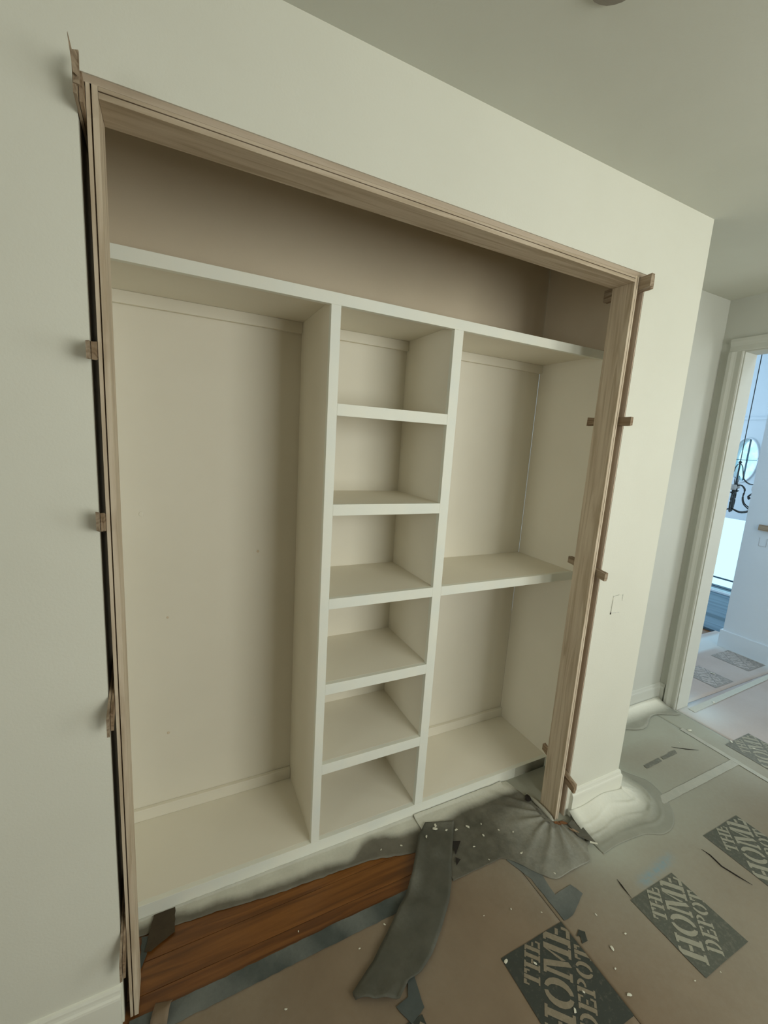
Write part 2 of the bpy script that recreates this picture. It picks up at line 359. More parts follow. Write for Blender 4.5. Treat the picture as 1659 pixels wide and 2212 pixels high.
a = [bm.verts.new((0.0005-.77, y, z)) for y, z in pts]; b = [bm.verts.new((XR-.0005-.77, y, z)) for y, z in pts]
for i in range(8): bm.faces.new((a[i], a[(i+1) % 8], b[(i+1) % 8], b[i]))
f1 = bm.faces.new(a[::-1]); f2 = bm.faces.new(b); bmesh.ops.triangulate(bm, faces=[f1, f2]); bmesh.ops.recalc_face_normals(bm, faces=bm.faces)
link('head_jamb', bm, 'pine_x', jf)

# ------------------------------------------------------------------ shims (split cedar wedges)
def shim(name, x0, x1, z0, z1, y0, y1, label, tilt=0., group='cedar shims in the gap around the door lining', mat='shim', drop=0., split=True, spike=None):
    """wedge: thick at y0 (room side) x0..x1, thin at y1. tilt = z change along y."""
    root = thing('shim', ((x0+x1)/2, y0, (z0+z1)/2), label, 'shim', group)
    cx, cz = (x0+x1)/2, (z0+z1)/2; hw, hh = (x1-x0)/2, (z1-z0)/2
    L = y1-y0; NY = 8; rnd = random.Random(int((z0+x0)*1000))
    def wedge(sx0, sx1, ystart, nm, m):
        bm = bmesh.new(); prev = None
        for i in range(NY+1):
            t = i/NY; y = ystart*(1-t)+L*t; zt = tilt*y; th = 1-.35*t
            jit = [rnd.uniform(-.0012, .0012) for _ in range(4)]
            yy = y+(rnd.uniform(-.004, .004) if i == 0 else 0)
            r4 = [bm.verts.new((sx0*th, yy+jit[0], -hh+zt+jit[1])), bm.verts.new((sx1*th, yy, -hh+zt+jit[2])), bm.verts.new((sx1*th, yy+jit[3], hh+zt+jit[1])), bm.verts.new((sx0*th, yy, hh+zt+jit[0]))]
            if prev:
                for k in range(4): bm.faces.new((prev[k], prev[(k+1) % 4], r4[(k+1) % 4], r4[k]))
            else: bm.faces.new(r4[::-1])
            prev = r4
        bm.faces.new(prev); bmesh.ops.recalc_face_normals(bm, faces=bm.faces)
        link(nm, bm, m, root)
    wedge(-hw, -.0006, 0, 'wedge', mat); wedge(.0006, hw, rnd.uniform(.004, .014), 'wedge', 'shim_dk' if mat == 'shim' else 'shim')
    return root
xa, xb = -.0317, -.0195          # left gap
shim('shim', xa, xb, 1.676, 1.709, -.05, .10, 'split shim left of the lining, second down from its top corner', .15)
shim('shim', xa, xb, 1.342, 1.380, -.045, .10, 'split shim left of the lining, at mid height, third down', -.25)
shim('shim', xa, xb, .873, .918, -.05, .10, 'pointed shim left of the lining, level with the lower shelves', .55)
shim('shim', xa, xb, .195, .245, -.05, .10, 'thin drooping shim left of the lining near the baseboard', .9)
r = shim('shim', xa, xb, 2.118, 2.166, -.045, .10, 'shim with a tall splinter at the upper left corner of the lining', -.2)
bm = bmesh.new()
extrude_poly([(-.005, -.002, -.01), (.004, -.002, -.01), (.003, .012, .05), (-.003, -.010, .034)], (.0, .006, 0), bm)
extrude_poly([(-.003, -.012, .0), (.003, -.004, .0), (-.003, -.048, .032)], (.0, .004, 0.004), bm)
link('splinter', bm, 'shim', r)
xa, xb = XR+.0205, GR-.004
shim('shim', xa, xb, 2.126, 2.166, -.045, .138, 'broad shim at the upper right corner of the lining', -.05)
shim('shim', xa+.004, xb, 1.664, 1.694, -.042, .138, 'level shim right of the lining in its upper half', 0, mat='shim_dk')
shim('shim', xa+.004, xb, 1.083, 1.110, -.040, .138, 'shim right of the lining, level with the closet middle shelf', .12)
shim('shim', xa+.006, xb, .163, .190, -.045, .138, 'slanting shim right of the lining, just above the baseboard', .38, mat='shim_dk')

# ------------------------------------------------------------------ built-in shelving
cb = thing('shelving_unit', (0.8, .43, 0), 'white primed built-in closet shelving with a centre column of cubbies', 'shelving')
OX, OY = .8, .43
def cbx(name, x0, x1, y0, y1, z0, z1, mat='cab', bevel=0.0008): return bx(name, (x0-OX, x1-OX, y0-OY, y1-OY, z0, z1), mat, cb, bevel)
FT = .018
A0, A1, B0, B1 = .5454, .5769, .9935, 1.032
R0T, R0B = 1.9866, 1.9521; R6T = .0551
RZ = [(1.6259, 1.6634), (1.303, 1.341), (.9769, 1.0146), (.6559, .6962), (.3348, .3764)]
cbx('top_rail', XSL, XS, D1, D1+FT, R0B, R0T, 'cab_face')
cbx('bottom_rail', XSL, XS, D1, D1+FT, 0.0005, R6T, 'cab_face')
cbx('stile', A0, A1, D1, D1+FT, R6T, R0B, 'cab_face'); cbx('stile', B0, B1, D1, D1+FT, R6T, R0B, 'cab_face')
for z0, z1 in RZ: cbx('shelf_rail', A1, B0, D1, D1+FT, z0, z1, 'cab_face')
cbx('shelf_rail', B1, XS, D1, D1+FT, RZ[2][0], RZ[2][1], 'cab_face')
PA0, PA1, PB0, PB1 = A0+.004, A1-.004, B0+.006, B1-.012
cbx('partition', PA0, PA1, D1+FT, D2, R6T, R0T-.019); cbx('partition', PB0, PB1, D1+FT, D2, R6T, R0T-.019)
cbx('side_panel', XS-.012+.012, XS+.0, D1, D2, 0, R0T) if False else None
cbx('side_panel', XS-.0001, XS+.005, WT+.002, D2, 0.001, R0T-.001); cbx('side_panel', XSL-.005, XSL, D1, D2, 0.001, R0T-.001)
cbx('top_panel', XSL, XS, D1+FT, D2, R0T-.019, R0T); cbx('bottom_panel', XSL, XS, D1+FT, D2, R6T-.019, R6T)
cbx('back_panel', XSL, XS, D2, D2+.006, 0.001, R0T)
for z0, z1 in RZ: cbx('shelf', PA1, PB0, D1+FT, D2, z1-.019, z1)
cbx('shelf', PB1, XS, D1+FT, D2, RZ[2][1]-.019, RZ[2][1])
cl = .0175
for x0, x1 in ((XSL, PA0), (PA1, PB0), (PB1, XS)): cbx('cleat', x0+.0003, x1-.0003, D2-cl, D2-.0002, 1.929, R0T-.0192, 'cab', .0015)
for x0, x1 in ((XSL, PA0), (PB1, XS)): cbx('cleat', x0+.0003, x1-.0003, D2-cl, D2-.0002, R6T+.0002, .104, 'cab', .0025)
o = boxes('unsprayed_patch', [(1.55+.012*i-OX, 1.562+.012*i-OX, D1-.0008-OY, D1-.0003-OY, .001, .054) for i in range(16)], 'film', cb)
# painted-over patches and nail marks on the back panel
for (x, z, s) in ((.007, 1.256, .008), (.08, .868, .004), (.40, 1.10, .005), (.073, .398, .005), (1.06, .36, .004)):
    bm = bmesh.new(); bmesh.ops.create_uvsphere(bm, u_segments=12, v_segments=6, radius=s)
    for v in bm.verts: v.co.y *= .15; v.co.z *= 1.2
    bmesh.ops.translate(bm, verts=bm.verts, vec=(x-OX, D2-OY, z)); link('filled_nail_hole', bm, 'closetwall' if s < .007 else 'cab', cb, True)

PATCH = o
# ------------------------------------------------------------------ floor coverings
def grid_sheet(name, x0, x1, y0, y1, nx, ny, zfn, mat, spray, parent=None, th=.0012, **tags):
    bm = bmesh.new(); vs = []
    for j in range(ny+1):
        for i in range(nx+1):
            x = x0+(x1-x0)*i/nx; y = y0+(y1-y0)*j/ny
            if callable(zfn): p = zfn(x, y, i/nx, j/ny)
            else: p = (x, y, zfn)
            vs.append(bm.verts.new(p))
    for j in range(ny):
        for i in range(nx):
            k = j*(nx+1)+i; bm.faces.new((vs[k], vs[k+1], vs[k+nx+2], vs[k+nx+1]))
    o = link(name, bm, mat, parent, True, **tags); sprayattr(o, spray)
    if th:
        s = o.modifiers.new('thickness', 'SOLIDIFY'); s.thickness = th; s.offset = -1
    return o
def walldist(x, y):
    """distance to the sprayed wall feet right of the opening"""
    dx = max(1.62-x, 0, x-XC-.015); dy = max(-.015-y, 0, y-YA); d = math.hypot(dx, dy)
    d2 = math.hypot(max(XC-x, 0), max(YA-.015-y, 0)) if x < XB else 9
    d3 = math.hypot(XB-.02-x, max(.235-y, 0)) if x < XB else 9
    return min(d, d2, d3)
def smooth(t): t = max(0., min(1., t)); return t*t*(3-2*t)
def spray_floor(x, y, z=0):
    d = walldist(x, y)+.05*nz(x, y, 6)
    s = 1.0*math.exp(-(d/.14)**2)+.45*math.exp(-(d/.34)**2)
    s += .30*smooth((x-1.1)/.9)*(.8+.5*nz(x, y, 2.5, 3.1))
    s += .25*smooth((x-1.9)/.6)*smooth((y+.42)/.3)
    s += .08+.10*nz(x, y, 3, 1.7)
    return s
def chalkfn(x, y):
    t = (x-1.60)/.30
    return smooth(t*5)*smooth((1-t)*3)*math.exp(-((y-(-.328+.03*t))/.017)**2)*.9
def sheet(x0, x1, y0, y1, label, z=.0035, mat='board', res=.02, spray=spray_floor, buck=.0008):
    nx, ny = max(2, int((x1-x0)/res)), max(2, int((y1-y0)/res))
    o = grid_sheet('floor_board', x0, x1, y0, y1, nx, ny, lambda x, y, u, v: (x, y, z+buck*nz(x, y, 5, 2)), mat, spray, label=label, category='floor covering', group='cardboard floor protection sheets')
    at = o.data.attributes.new('chalk', 'FLOAT', 'POINT')
    for i, v in enumerate(o.data.vertices): at.data[i].value = chalkfn(v.co.x, v.co.y)
    return o
sheet(-3.3, 1.249, -1.4, -.012, 'tan protective floor sheet in front of the exposed orange hardwood')
sheet(1.251, 2.739, -1.4, -.116, 'tan protective floor sheet with two printed squares right of the lining foot', mat='board', res=.0125)
sheet(1.45, 2.739, -.114, .385, 'greyish oversprayed floor sheet between the free wall corner and hall wall', .0036)
sheet(2.741, XB-.003, -1.4, .380, 'narrow oversprayed floor sheet along the hall doorway', .0036)
def sp_far(x, y, z=0):
    return .12+.85*math.exp(-((XCW-x)/.10)**2)*(1 if y < .72 else .3)+.9*math.exp(-(math.hypot(x-3.03, y-.24)/.16)**2)+.12*nz(x, y, 4)+(.95 if y > .70 and y < .86 and x > 3.9 else 0)
sheet(XB-.001, XCW-.017, -1.4, .3, 'pinkish floor sheet just through the hall doorway', .0036, 'board_far', .03, sp_far)
sheet(3.04, 4.6, .302, .90, 'pinkish floor sheet beyond the doorway with two small printed squares', .0036, 'board_far', .03, sp_far)
MAT['foyer_floor'] = wood('slate_blue_foyer_floor', lin(.04, .08, .11), lin(.08, .14, .19), lin(.16, .24, .30), 8, 'y', .6, .2)
bx('floor_foyer', (4.6, 6.3, .72, 3.2, -.019, .001), 'foyer_floor', **S)

# printed squares: dark ink square with diagonal three-line stencil lettering
def R_(x0, x1, y0, y1): return [(x0, y0), (x1, y0), (x1, y1), (x0, y1)]
def arc(cx, cy, rx, ry, a0, a1, w, n=8):
    out = []
    for i in range(n):
        p, q = math.radians(a0+(a1-a0)*i/n), math.radians(a0+(a1-a0)*(i+1)/n)
        out.append([(cx+rx*math.cos(p), cy+ry*math.sin(p)), (cx+rx*math.cos(q), cy+ry*math.sin(q)), (cx+(rx-w)*math.cos(q), cy+(ry-w*.6)*math.sin(q)), (cx+(rx-w)*math.cos(p), cy+(ry-w*.6)*math.sin(p))])
    return out
sf = .10
GLY = {
 'T': (.80, [R_(.29, .51, 0, 1), R_(0, .25, .82, 1), R_(.55, .8, .82, 1), R_(0, .09, .66, .82), R_(.71, .8, .66, .82), R_(.18, .62, 0, sf)]),
 'H': (.92, [R_(.08, .30, 0, 1), R_(.62, .84, 0, 1), R_(.34, .58, .44, .57), R_(0, .38, 0, sf), R_(0, .38, 1-sf, 1), R_(.54, .92, 0, sf), R_(.54, .92, 1-sf, 1)]),
 'E': (.76, [R_(.08, .30, 0, 1), R_(.34, .70, .86, 1), R_(.34, .58, .44, .56), R_(.34, .70, 0, .14), R_(.61, .70, .70, .86), R_(.61, .72, .14, .32), R_(0, .30, 0, sf), R_(0, .30, 1-sf, 1)]),
 'O': (.88, arc(.42, .5, .42, .5, 98, 262, .22)+arc(.46, .5, .42, .5, -82, 82, .22)),
 'M': (1.10, [R_(.06, .20, 0, 1), R_(.84, 1.04, 0, 1), [(.20, 1), (.42, 1), (.64, .12), (.50, .0)], [(.60, .36), (.66, .20), (.84, .86), (.84, 1)], R_(0, .28, 0, sf), R_(.76, 1.1, 0, sf), R_(0, .3, 1-sf, 1)]),
 'D': (.88, [R_(.08, .30, 0, 1), R_(0, .3, 0, sf), R_(0, .3, 1-sf, 1)]+arc(.38, .5, .46, .5, -88, 88, .22)),
 'P': (.78, [R_(.08, .30, 0, 1), R_(0, .38, 0, sf), R_(0, .3, 1-sf, 1)]+arc(.36, .73, .38, .27, -88, 88, .19, 6)),
}
def clip_sq(poly, lo=.0, hi=1.):
    for ax, lim, sg in ((0, lo, 1), (0, hi, -1), (1, lo, 1), (1, hi, -1)):
        out = []
        for i in range(len(poly)):
            p, q = poly[i], poly[(i+1) % len(poly)]; ip, iq = (p[ax]-lim)*sg >= 0, (q[ax]-lim)*sg >= 0
            if ip: out.append(p)
            if ip != iq:
                t = (lim-p[ax])/(q[ax]-p[ax]); out.append((p[0]+t*(q[0]-p[0]), p[1]+t*(q[1]-p[1])))
        poly = out
        if len(poly) < 3: return None
    return poly
def textrow(word, t0, t1, s0, s1, bm, ox, oy, sz, z):
    """letters between heights t0..t1, spanning s0..s1 along the diagonal of the unit square"""
    tot = sum(GLY[c][0] for c in word)+.05*(len(word)-1); k = (s1-s0)/tot; s = s0; h = t1-t0; r2 = math.sqrt(.5)
    for c in word:
        w, polys = GLY[c]
        for pi, p in enumerate(polys):
            q = [((s+x*k), t0+y*h) for x, y in p]
            uv = clip_sq([((a-b)*r2, (a+b)*r2) for a, b in q], .004, .996)
            if not uv: continue
            try: bm.faces.new([bm.verts.new((ox+u*sz, oy+v*sz, z+pi*2e-5)) for u, v in uv])
            except ValueError: pass
        s += (w+.05)*k
def logo(x, y, sz, ik, lt, label, z=.0052):
    root = thing('printed_square', (x, y, z), label, 'printed mark')
    bm = bmesh.new(); n = 6
    edge = []
    for a, b in (((0, 0), (1, 0)), ((1, 0), (1, 1)), ((1, 1), (0, 1)), ((0, 1), (0, 0))):
        for i in range(n):
            t = i/n; edge.append(((a[0]+(b[0]-a[0])*t)*sz+random.uniform(-.0006, .0006), (a[1]+(b[1]-a[1])*t)*sz+random.uniform(-.0006, .0006), 0))
    bm.faces.new([bm.verts.new(p) for p in edge]); link('ink_square', bm, ik, root)
    for word, t0, t1, s0, s1 in (('THE', .265, .445, .56, 1.06), ('HOME', -.095, .225, .17, 1.36), ('DEPOT', -.325, -.135, .37, 1.20)):
        bm = bmesh.new(); textrow(word, t0, t1, s0, s1, bm, 0, 0, sz, .0007); bmesh.ops.recalc_face_normals(bm, faces=bm.faces)
        for f in bm.faces:
            if f.normal.z < 0: f.normal_flip()
        link('lettering', bm, lt, root)
logo(.445, -.565, .255, 'ink1', 'let1', 'dark printed square at the bottom edge below the torn grey strip')
logo(.992, -.555, .258, 'ink1', 'let1', 'darkest printed square with stencil lettering nearest the viewer')
logo(1.540, -.590, .244, 'ink2', 'let2', 'fully visible printed square with lettering right of the darkest one')
logo(2.080, -.560, .258, 'ink2', 'let2', 'greyed printed square cut by the right edge of the photo')
logo(2.84, -.268, .250, 'ink4', 'let2', 'pale oversprayed printed square before the hall doorway', .0054)
logo(3.46, .335, .23, 'ink3', 'let3', 'small faint printed square beyond the door casing', .0054)
logo(3.985, .375, .255, 'ink3', 'let3', 'faint printed square at the foot of the bluish wall', .0054)

def flat_poly(name, pts, z, mat, th=.0008, parent=None, spray=None, **tags):
    bm = extrude_poly([(x, y, z) for x, y in pts], (0, 0, th)); bmesh.ops.triangulate(bm, faces=[f for f in bm.faces if len(f.verts) > 4])
    o = link(name, bm, mat, parent, **tags)
    sprayattr(o, spray or (lambda x, y, z: 0.)); return o
def ragged(pts, amp=.002, step=.02, closed=True, seed=1):
    rnd = random.Random(seed); out = []
    for i in range(len(pts) if closed else len(pts)-1):
        a, b = pts[i], pts[(i+1) % len(pts)]; d = math.hypot(b[0]-a[0], b[1]-a[1]); n = max(1, int(d/step))
        for k in range(n): t = k/n; out.append((a[0]+(b[0]-a[0])*t+rnd.uniform(-amp, amp), a[1]+(b[1]-a[1])*t+rnd.uniform(-amp, amp)))
    return out
# tapes
sp_t = lambda x, y, z: .15+.3*nz(x, y, 9, 4)
flat_poly('seam_tape', ragged([(-.02, -.062), (.40, -.058), (.78, -.055), (.82, -.045), (.86, -.004), (.55, -.004), (.20, -.010), (-.02, -.010)], .0015), .0052, 'bluetape', spray=sp_t, label='slate-blue tape along the front edge of the exposed hardwood', category='tape')
flat_poly('seam_tape', ragged([(1.228, -.06), (1.262, -.05), (1.312, -.150), (1.300, -.225), (1.384, -.222), (1.398, -.262), (1.302, -.300), (1.262, -.300), (1.262, -.15)], .0015), .0052, 'bluetape', spray=lambda x, y, z: .2+.2*nz(x, y, 12), label='grey L-shaped tape patch above the darkest printed square', category='tape')
flat_poly('seam_tape', ragged([(2.08, -.135), (2.76, -.135), (2.76, -.098), (2.12, -.098)], .0012), .0052, 'paletape', spray=lambda x, y, z: .1, label='pale seam tape running from the wall corner toward the hall', category='tape')
flat_poly('seam_tape', ragged([(2.722, -1.2), (2.752, -1.2), (2.758, .16), (2.728, .16)], .0012), .0056, 'paletape', spray=lambda x, y, z: .1, label='pale seam tape crossing the floor in front of the doorway', category='tape')
flat_poly('seam_tape', ragged([(3.0, .222), (4.22, .262), (4.22, .295), (3.0, .262)], .0012), .0056, 'paletape', spray=lambda x, y, z: .5, label='pale tape line running from the casing foot into the next room', category='tape')
flat_poly('printed_bar', ragged([(2.232, .036), (2.36, .040), (2.365, .060), (2.235, .056)], .001), .0052, 'ink4', label='faded printed bar on the oversprayed sheet by the wall corner', category='printed mark')
flat_poly('printed_bar', ragged([(2.380, .042), (2.50, .044), (2.515, .064), (2.46, .066), (2.44, .060), (2.385, .060)], .001), .0052, 'ink4', label='broken right half of the faded printed bar', category='printed mark')
flat_poly('printed_bar', ragged([(1.262, -.372), (1.275, -.352), (1.262, -.350), (1.285, -.338), (1.300, -.352), (1.285, -.372)], .001, .01), .0052, 'ink1', label='tiny dark printed mark right of the darkest square', category='printed mark')
# oversprayed masking paper along the cabinet foot, climbing slightly on the bottom rail
def mask_edge(x):
    pts = [(-.2, .20), (.02, .20), (.083, .193), (.227, .182), (.404, .163), (.567, .155), (.745, .146), (.904, .109), (1.03, .10)]
    for (a, ya), (b, yb) in zip(pts, pts[1:]):
        if x <= b: return ya+(yb-ya)*(x-a)/(b-a)+.003*nz(x, 0, 40, 5)
    return .10
def mk(x, y, u, v):
    f = mask_edge(x); d = .2485-f; yy = f+d*min(1, v*1.1); lift = .0015+.002*abs(nz(x, yy, 30))+.0045*smooth(1-v*1.6)*abs(nz(x, 0, 7, 9))
    z = lift
    if v > .909: z = lift+(v-.909)/.091*.007
    return (x, min(yy, .2485), z)
grid_sheet('masking_paper', -.15, 1.03, 0, 1, 150, 12, mk, 'mask',
    lambda x, y, z: smooth((y-mask_edge(x)-.012-.018*nz(x, 0, 8, 2)-(.055*smooth((x-.66)/.12)*(1-.0*x)))/.04)*(.88+.15*nz(x, y, 12)),
    label='white oversprayed masking paper along the foot of the shelving', category='masking paper')
sprayattr(PATCH, lambda x, y, z: 1-smooth((x+OX-1.57)/.09)*(.6+.4*smooth((.06-z)/.03)))
flat_poly('dark_patch', ragged([(.006, .146), (.022, .143), (.087, .172), (.089, .2475), (.028, .2475), (.020, .222)], .0012, .012), .006, 'darkgap', .0015, label='dark brown patch at the left end of the masking paper', category='masking flap')  # flat dark patch drawn for the torn hole in the paper
flat_poly('film_scrap', ragged([(-.004, .10), (.012, .140), (.016, .19), (-.004, .194)], .001, .012), .0045, 'bluetape', label='small slate scrap between the left jamb and the dark patch', category='masking film')
# curled pale scrap at the left jamb foot
bm = bmesh.new(); rows = []
for i in range(9):
    t = i/8; x0, y0 = .026+.014*t, -.045+.050*t
    rows.append([bm.verts.new((x0+.042*s, y0-.010*s+.0*s, .006+.020*math.sin(PI*t)*(.4+.6*s)+.004*nz(s*3, t*3, 2))) for s in (0, .25, .5, .75, 1)])
for a, b in zip(rows, rows[1:]):
    for k in range(4): bm.faces.new((a[k], a[k+1], b[k+1], b[k]))
o = link('tape_scrap', bm, 'board', None, True, label='curled pale tape scrap at the foot of the left jamb', category='tape'); sprayattr(o, lambda *a: 0)
s = o.modifiers.new('t', 'SOLIDIFY'); s.thickness = .001

# grey masking film in front of the right half, draped to the lining foot
def filmz(x, y):
    d = math.hypot(x-1.56, y-.02); ang = math.atan2(y-.02, x-1.56)
    fold = .008*math.exp(-(d/.26)**2)*(math.sin(ang*17+4*nz(x, y, 5))*.5+.5)**2*smooth(d/.05)
    e = smooth(min((1.585-x)/.05, 1))
    return .0062+fold*e+.0030*e*abs(nz(x, y, 14, 3))+.0012*abs(nz(x, y, 45, 6))
def film_v(x, y, u, v):
    yf = -.044-.145*smooth((x-1.20)/.16)+.05*smooth((x-1.52)/.065)
    yb = .247 if x < 1.49 else .247-.262*smooth((x-1.49)/.048)
    yy = yf+(yb-yf)*v+.002*nz(x, v, 20)*(1 if v < .5 else 0); z = filmz(x, yy)
    if v > .95 and x < 1.46: z += (v-.95)/.05*.007
    return (x, yy, z)
def film_spray(x, y, z):
    a = smooth((y-(.165-.05*smooth((1.2-x)/.25))-.02*nz(x, 0, 7))/.055)
    a *= 1-.85*smooth((x-1.50)/.04)
    b = .20*smooth((x-1.20)/.25)*smooth((.14-y)/.1)+.08*smooth((x-1.15)/.2)
    return max(a*.9, b)+.06*nz(x, y, 8)
grid_sheet('masking_film', .99, 1.585, 0, 1, 180, 90, film_v, 'film', film_spray, th=.0006, label='dark grey masking film wrinkled around the foot of the right jamb', category='masking film')
# film/paper skirt draped from baseboard to floor round the free corner
def skirt():
    path = []          # wall-foot path points with outward normals
    for i in range(70): path.append(((1.605+(XC-1.605)*i/69, -.0158), (0, -1)))
    for i in range(1, 29):
        a = PI/2*i/28; path.append(((XC+.0158, -.0158), (math.sin(a), -math.cos(a))))
    for i in range(1, 50): path.append(((XC+.0158, -.0158+(YA-.02)*i/49*.96), (1, 0)))
    bm = bmesh.new(); rows = []
    for i, ((x, y), (nx, ny)) in enumerate(path):
        u = i/len(path); row = []
        wid = .175+.03*nz(u*4, 0, 1, 4)+.04*smooth((i-50)/22)*smooth((112-i)/18)
        if i > 98: wid *= max(.35, 1-(i-98)/58)
        for j in range(41):
            v = j/40; d = wid*v; z = .0058+.050*(1-v)**3.2*(.75+.4*nz(u*5, 0, 1, 7))
            env = smooth(v*4)*smooth((1-v)*3)
            z += .0030*smooth((1-v)*2)*smooth(v*8)*abs(nz(u*30+v*2.0, v*1.5, 1, 3))
            z += .0060*env*max(0, math.sin(v*24+3.5*nz(u*5, v, 1, 1)+u*5))**2*(.3+.9*abs(nz(u*6, v*2, 1, 3)))
            z += .0110*smooth((i-58)/14)*smooth((104-i)/12)*math.exp(-((v-.62-.06*nz(u*9, 0, 1))/.06)**2)*(.6+.6*nz(u*22, v, 1))
            row.append(bm.verts.new((x+nx*d, y+ny*d+(.0), z)))
        rows.append(row)
    for a, b in zip(rows, rows[1:]):
        for k in range(40): bm.faces.new((a[k], a[k+1], b[k+1], b[k]))
    bmesh.ops.recalc_face_normals(bm, faces=bm.faces)
    o = link('masking_skirt', bm, 'skirt', None, True, label='white sprayed masking paper coved from the baseboard round the wall corner', category='masking paper')
    sprayattr(o, lambda x, y, z: smooth(1.28-walldist(x, y)/.125)*(.95+.1*nz(x, y, 10))*(.25+.75*smooth((x-1.60)/.05)))
    s = o.modifiers.new('t', 'SOLIDIFY'); s.thickness = .001; s.offset = -1
skirt()
def skirt2():
    path = [((2.05+(XB-.03-2.05)*i/20, YA-.017), (0, -1)) for i in range(21)]
    bm = bmesh.new(); rows = []
    for i, ((x, y), n) in enumerate(path):
        w = .12+.03*math.sin(i*.7); rows.append([bm.verts.new((x, y-w*j/8, .0075+.03*(1-j/8)**3+.004*abs(nz(x, j, 5)))) for j in range(9)])
    for a, b in zip(rows, rows[1:]):
        for k in range(8): bm.faces.new((a[k], a[k+1], b[k+1], b[k]))
    o = link('masking_skirt', bm, 'skirt', None, True, label='white sprayed masking paper along the recessed wall baseboard', category='masking paper')
    sprayattr(o, lambda x, y, z: smooth(1.25-(YA-y)/.10)*.95)
    s = o.modifiers.new('t', 'SOLIDIFY'); s.thickness = .001; s.offset = 1
skirt2()

# torn grey strip lying from the shelving foot toward the viewer
def ribbon(name, left, right, zf, mat, spray, nv=12, **tags):
    def resample(P, n):
        L = [0]
        for a, b in zip(P, P[1:]): L.append(L[-1]+math.hypot(b[0]-a[0], b[1]-a[1]))
        out = []
        for i in range(n+1):
            t = L[-1]*i/n; k = 0
            while k < len(P)-2 and L[k+1] < t: k += 1
            f = (t-L[k])/(L[k+1]-L[k]); out.append((P[k][0]+(P[k+1][0]-P[k][0])*f, P[k][1]+(P[k+1][1]-P[k][1])*f))
        return out
    n = 60; A, B = resample(left, n), resample(right, n); bm = bmesh.new(); rows = []
    for i, (a, b) in enumerate(zip(A, B)):
        row = []
        for j in range(nv+1):
            v = j/nv; ra = .0015*nz(i*.5, j, 1, 2) if j in (0, nv) else 0
            x, y = a[0]+(b[0]-a[0])*v+ra, a[1]+(b[1]-a[1])*v+ra; row.append(bm.verts.new((x, y, zf(i/n, v, x, y))))
        rows.append(row)
    for a, b in zip(rows, rows[1:]):
        for k in range(nv): bm.faces.new((a[k], a[k+1], b[k+1], b[k]))
    o = link(name, bm, mat, None, True, **tags); sprayattr(o, spray)
    s = o.modifiers.new('t', 'SOLIDIFY'); s.thickness = .0012; s.offset = -1
    return o
def stripz(u, v, x, y):
    fz = .0130+.0028*nz(x, y, 18, 1)+.0010*nz(x, y, 60, 4)+.011*smooth(1-v*3)*smooth((u-.02)*5)*smooth((.6-u)*4)   # lifted left edge
    fz += .009*math.exp(-((u-.55)/.05)**2)*(1-v)+.010*smooth((u-.90)/.1)*abs(math.sin(v*7))
    return fz
ribbon('torn_strip', [(1.016, .196), (.955, .150), (.905, .085), (.86, .030), (.800, -.028), (.770, -.047), (.705, -.092), (.625, -.148), (.535, -.196), (.541, -.212)],
       [(1.134, .158), (1.070, .075), (1.010, .000), (.978, -.050), (.935, -.098), (.866, -.156), (.800, -.205), (.742, -.232), (.700, -.232), (.655, -.262)],
       stripz, 'strip', lambda x, y, z: .04+.10*nz(x, y, 10, 5)+.05*smooth((y-.1)/.1), label='torn dark grey paper strip lying from the shelving foot across the floor', category='paper strip')
flat_poly('film_scrap', ragged([(.700, -.228), (.722, -.226), (.712, -.300), (.664, -.318), (.640, -.268), (.682, -.262)], .001, .015), .0058, 'bluetape', spray=lambda *a: 0., label='small dark triangular scrap under the torn end of the strip', category='masking film')
# black tears in the film beside the strip
for pts, lb in (([(1.072, .082), (1.104, .070), (1.052, .030)], 'larger dark tear in the film right of the torn strip'), ([(1.046, .022), (1.060, .008), (1.030, -.006)], 'smaller dark tear in the film right of the torn strip')):
    flat_poly('film_tear', pts, .0135, 'dark', .0004, label=lb, category='tear')
# cuts in the sheets
for pts, lb in (([(2.003, -.335), (2.008, -.365), (1.999, -.410), (2.012, -.455), (2.026, -.498)], 'long thin tear in the floor sheet left of the greyed printed square'),
                ([(1.562, -.278), (1.557, -.300), (1.548, -.345)], 'short thin tear at the top left of the fully visible printed square'),
                ([(2.52, .085), (2.58, .045), (2.64, .012)], 'fine slit in the oversprayed floor sheet near the doorway')):
    bm = bmesh.new(); tube(bm, [(x, y, .0062) for x, y in pts], [.0006]+[.0022]*(len(pts)-2)+[.0006], 6)
    link('sheet_tear', bm, 'dark', None, label=lb, category='tear')
# debris at the lining foot
def rock(name, c, size, mat, seed, **tags):
    bm = bmesh.new(); bmesh.ops.create_icosphere(bm, subdivisions=2, radius=1)
    for v in bm.verts:
        k = 1+.45*mn.noise(v.co*1.7+Vector((seed, 0, 0))); v.co = Vector((v.co.x*size[0]*k, v.co.y*size[1]*k, v.co.z*size[2]*k))
    bmesh.ops.rotate(bm, verts=bm.verts, cent=(0, 0, 0), matrix=Matrix.Rotation(seed, 3, 'Z'))
    zmin = min(v.co.z for v in bm.verts)
    bmesh.ops.translate(bm, verts=bm.verts, vec=(c[0], c[1], c[2]-zmin)); return link(name, bm, mat, None, **tags)
rock('wood_chip', (1.535, -.022, .008), (.017, .006, .005), 'woodchip', 2.4, label='orange split wood chip under the right jamb', category='wood chip')
rock('wood_chip', (1.562, -.030, .008), (.020, .007, .004), 'woodchip', 2.5, label='longer orange wood chip in front of the right jamb foot', category='wood chip')
rock('wood_chip', (1.575, -.075, .008), (.022, .006, .004), 'shim_dk', 2.2, label='dull brown wood sliver by the torn black tape', category='wood chip')
bm = bmesh.new()
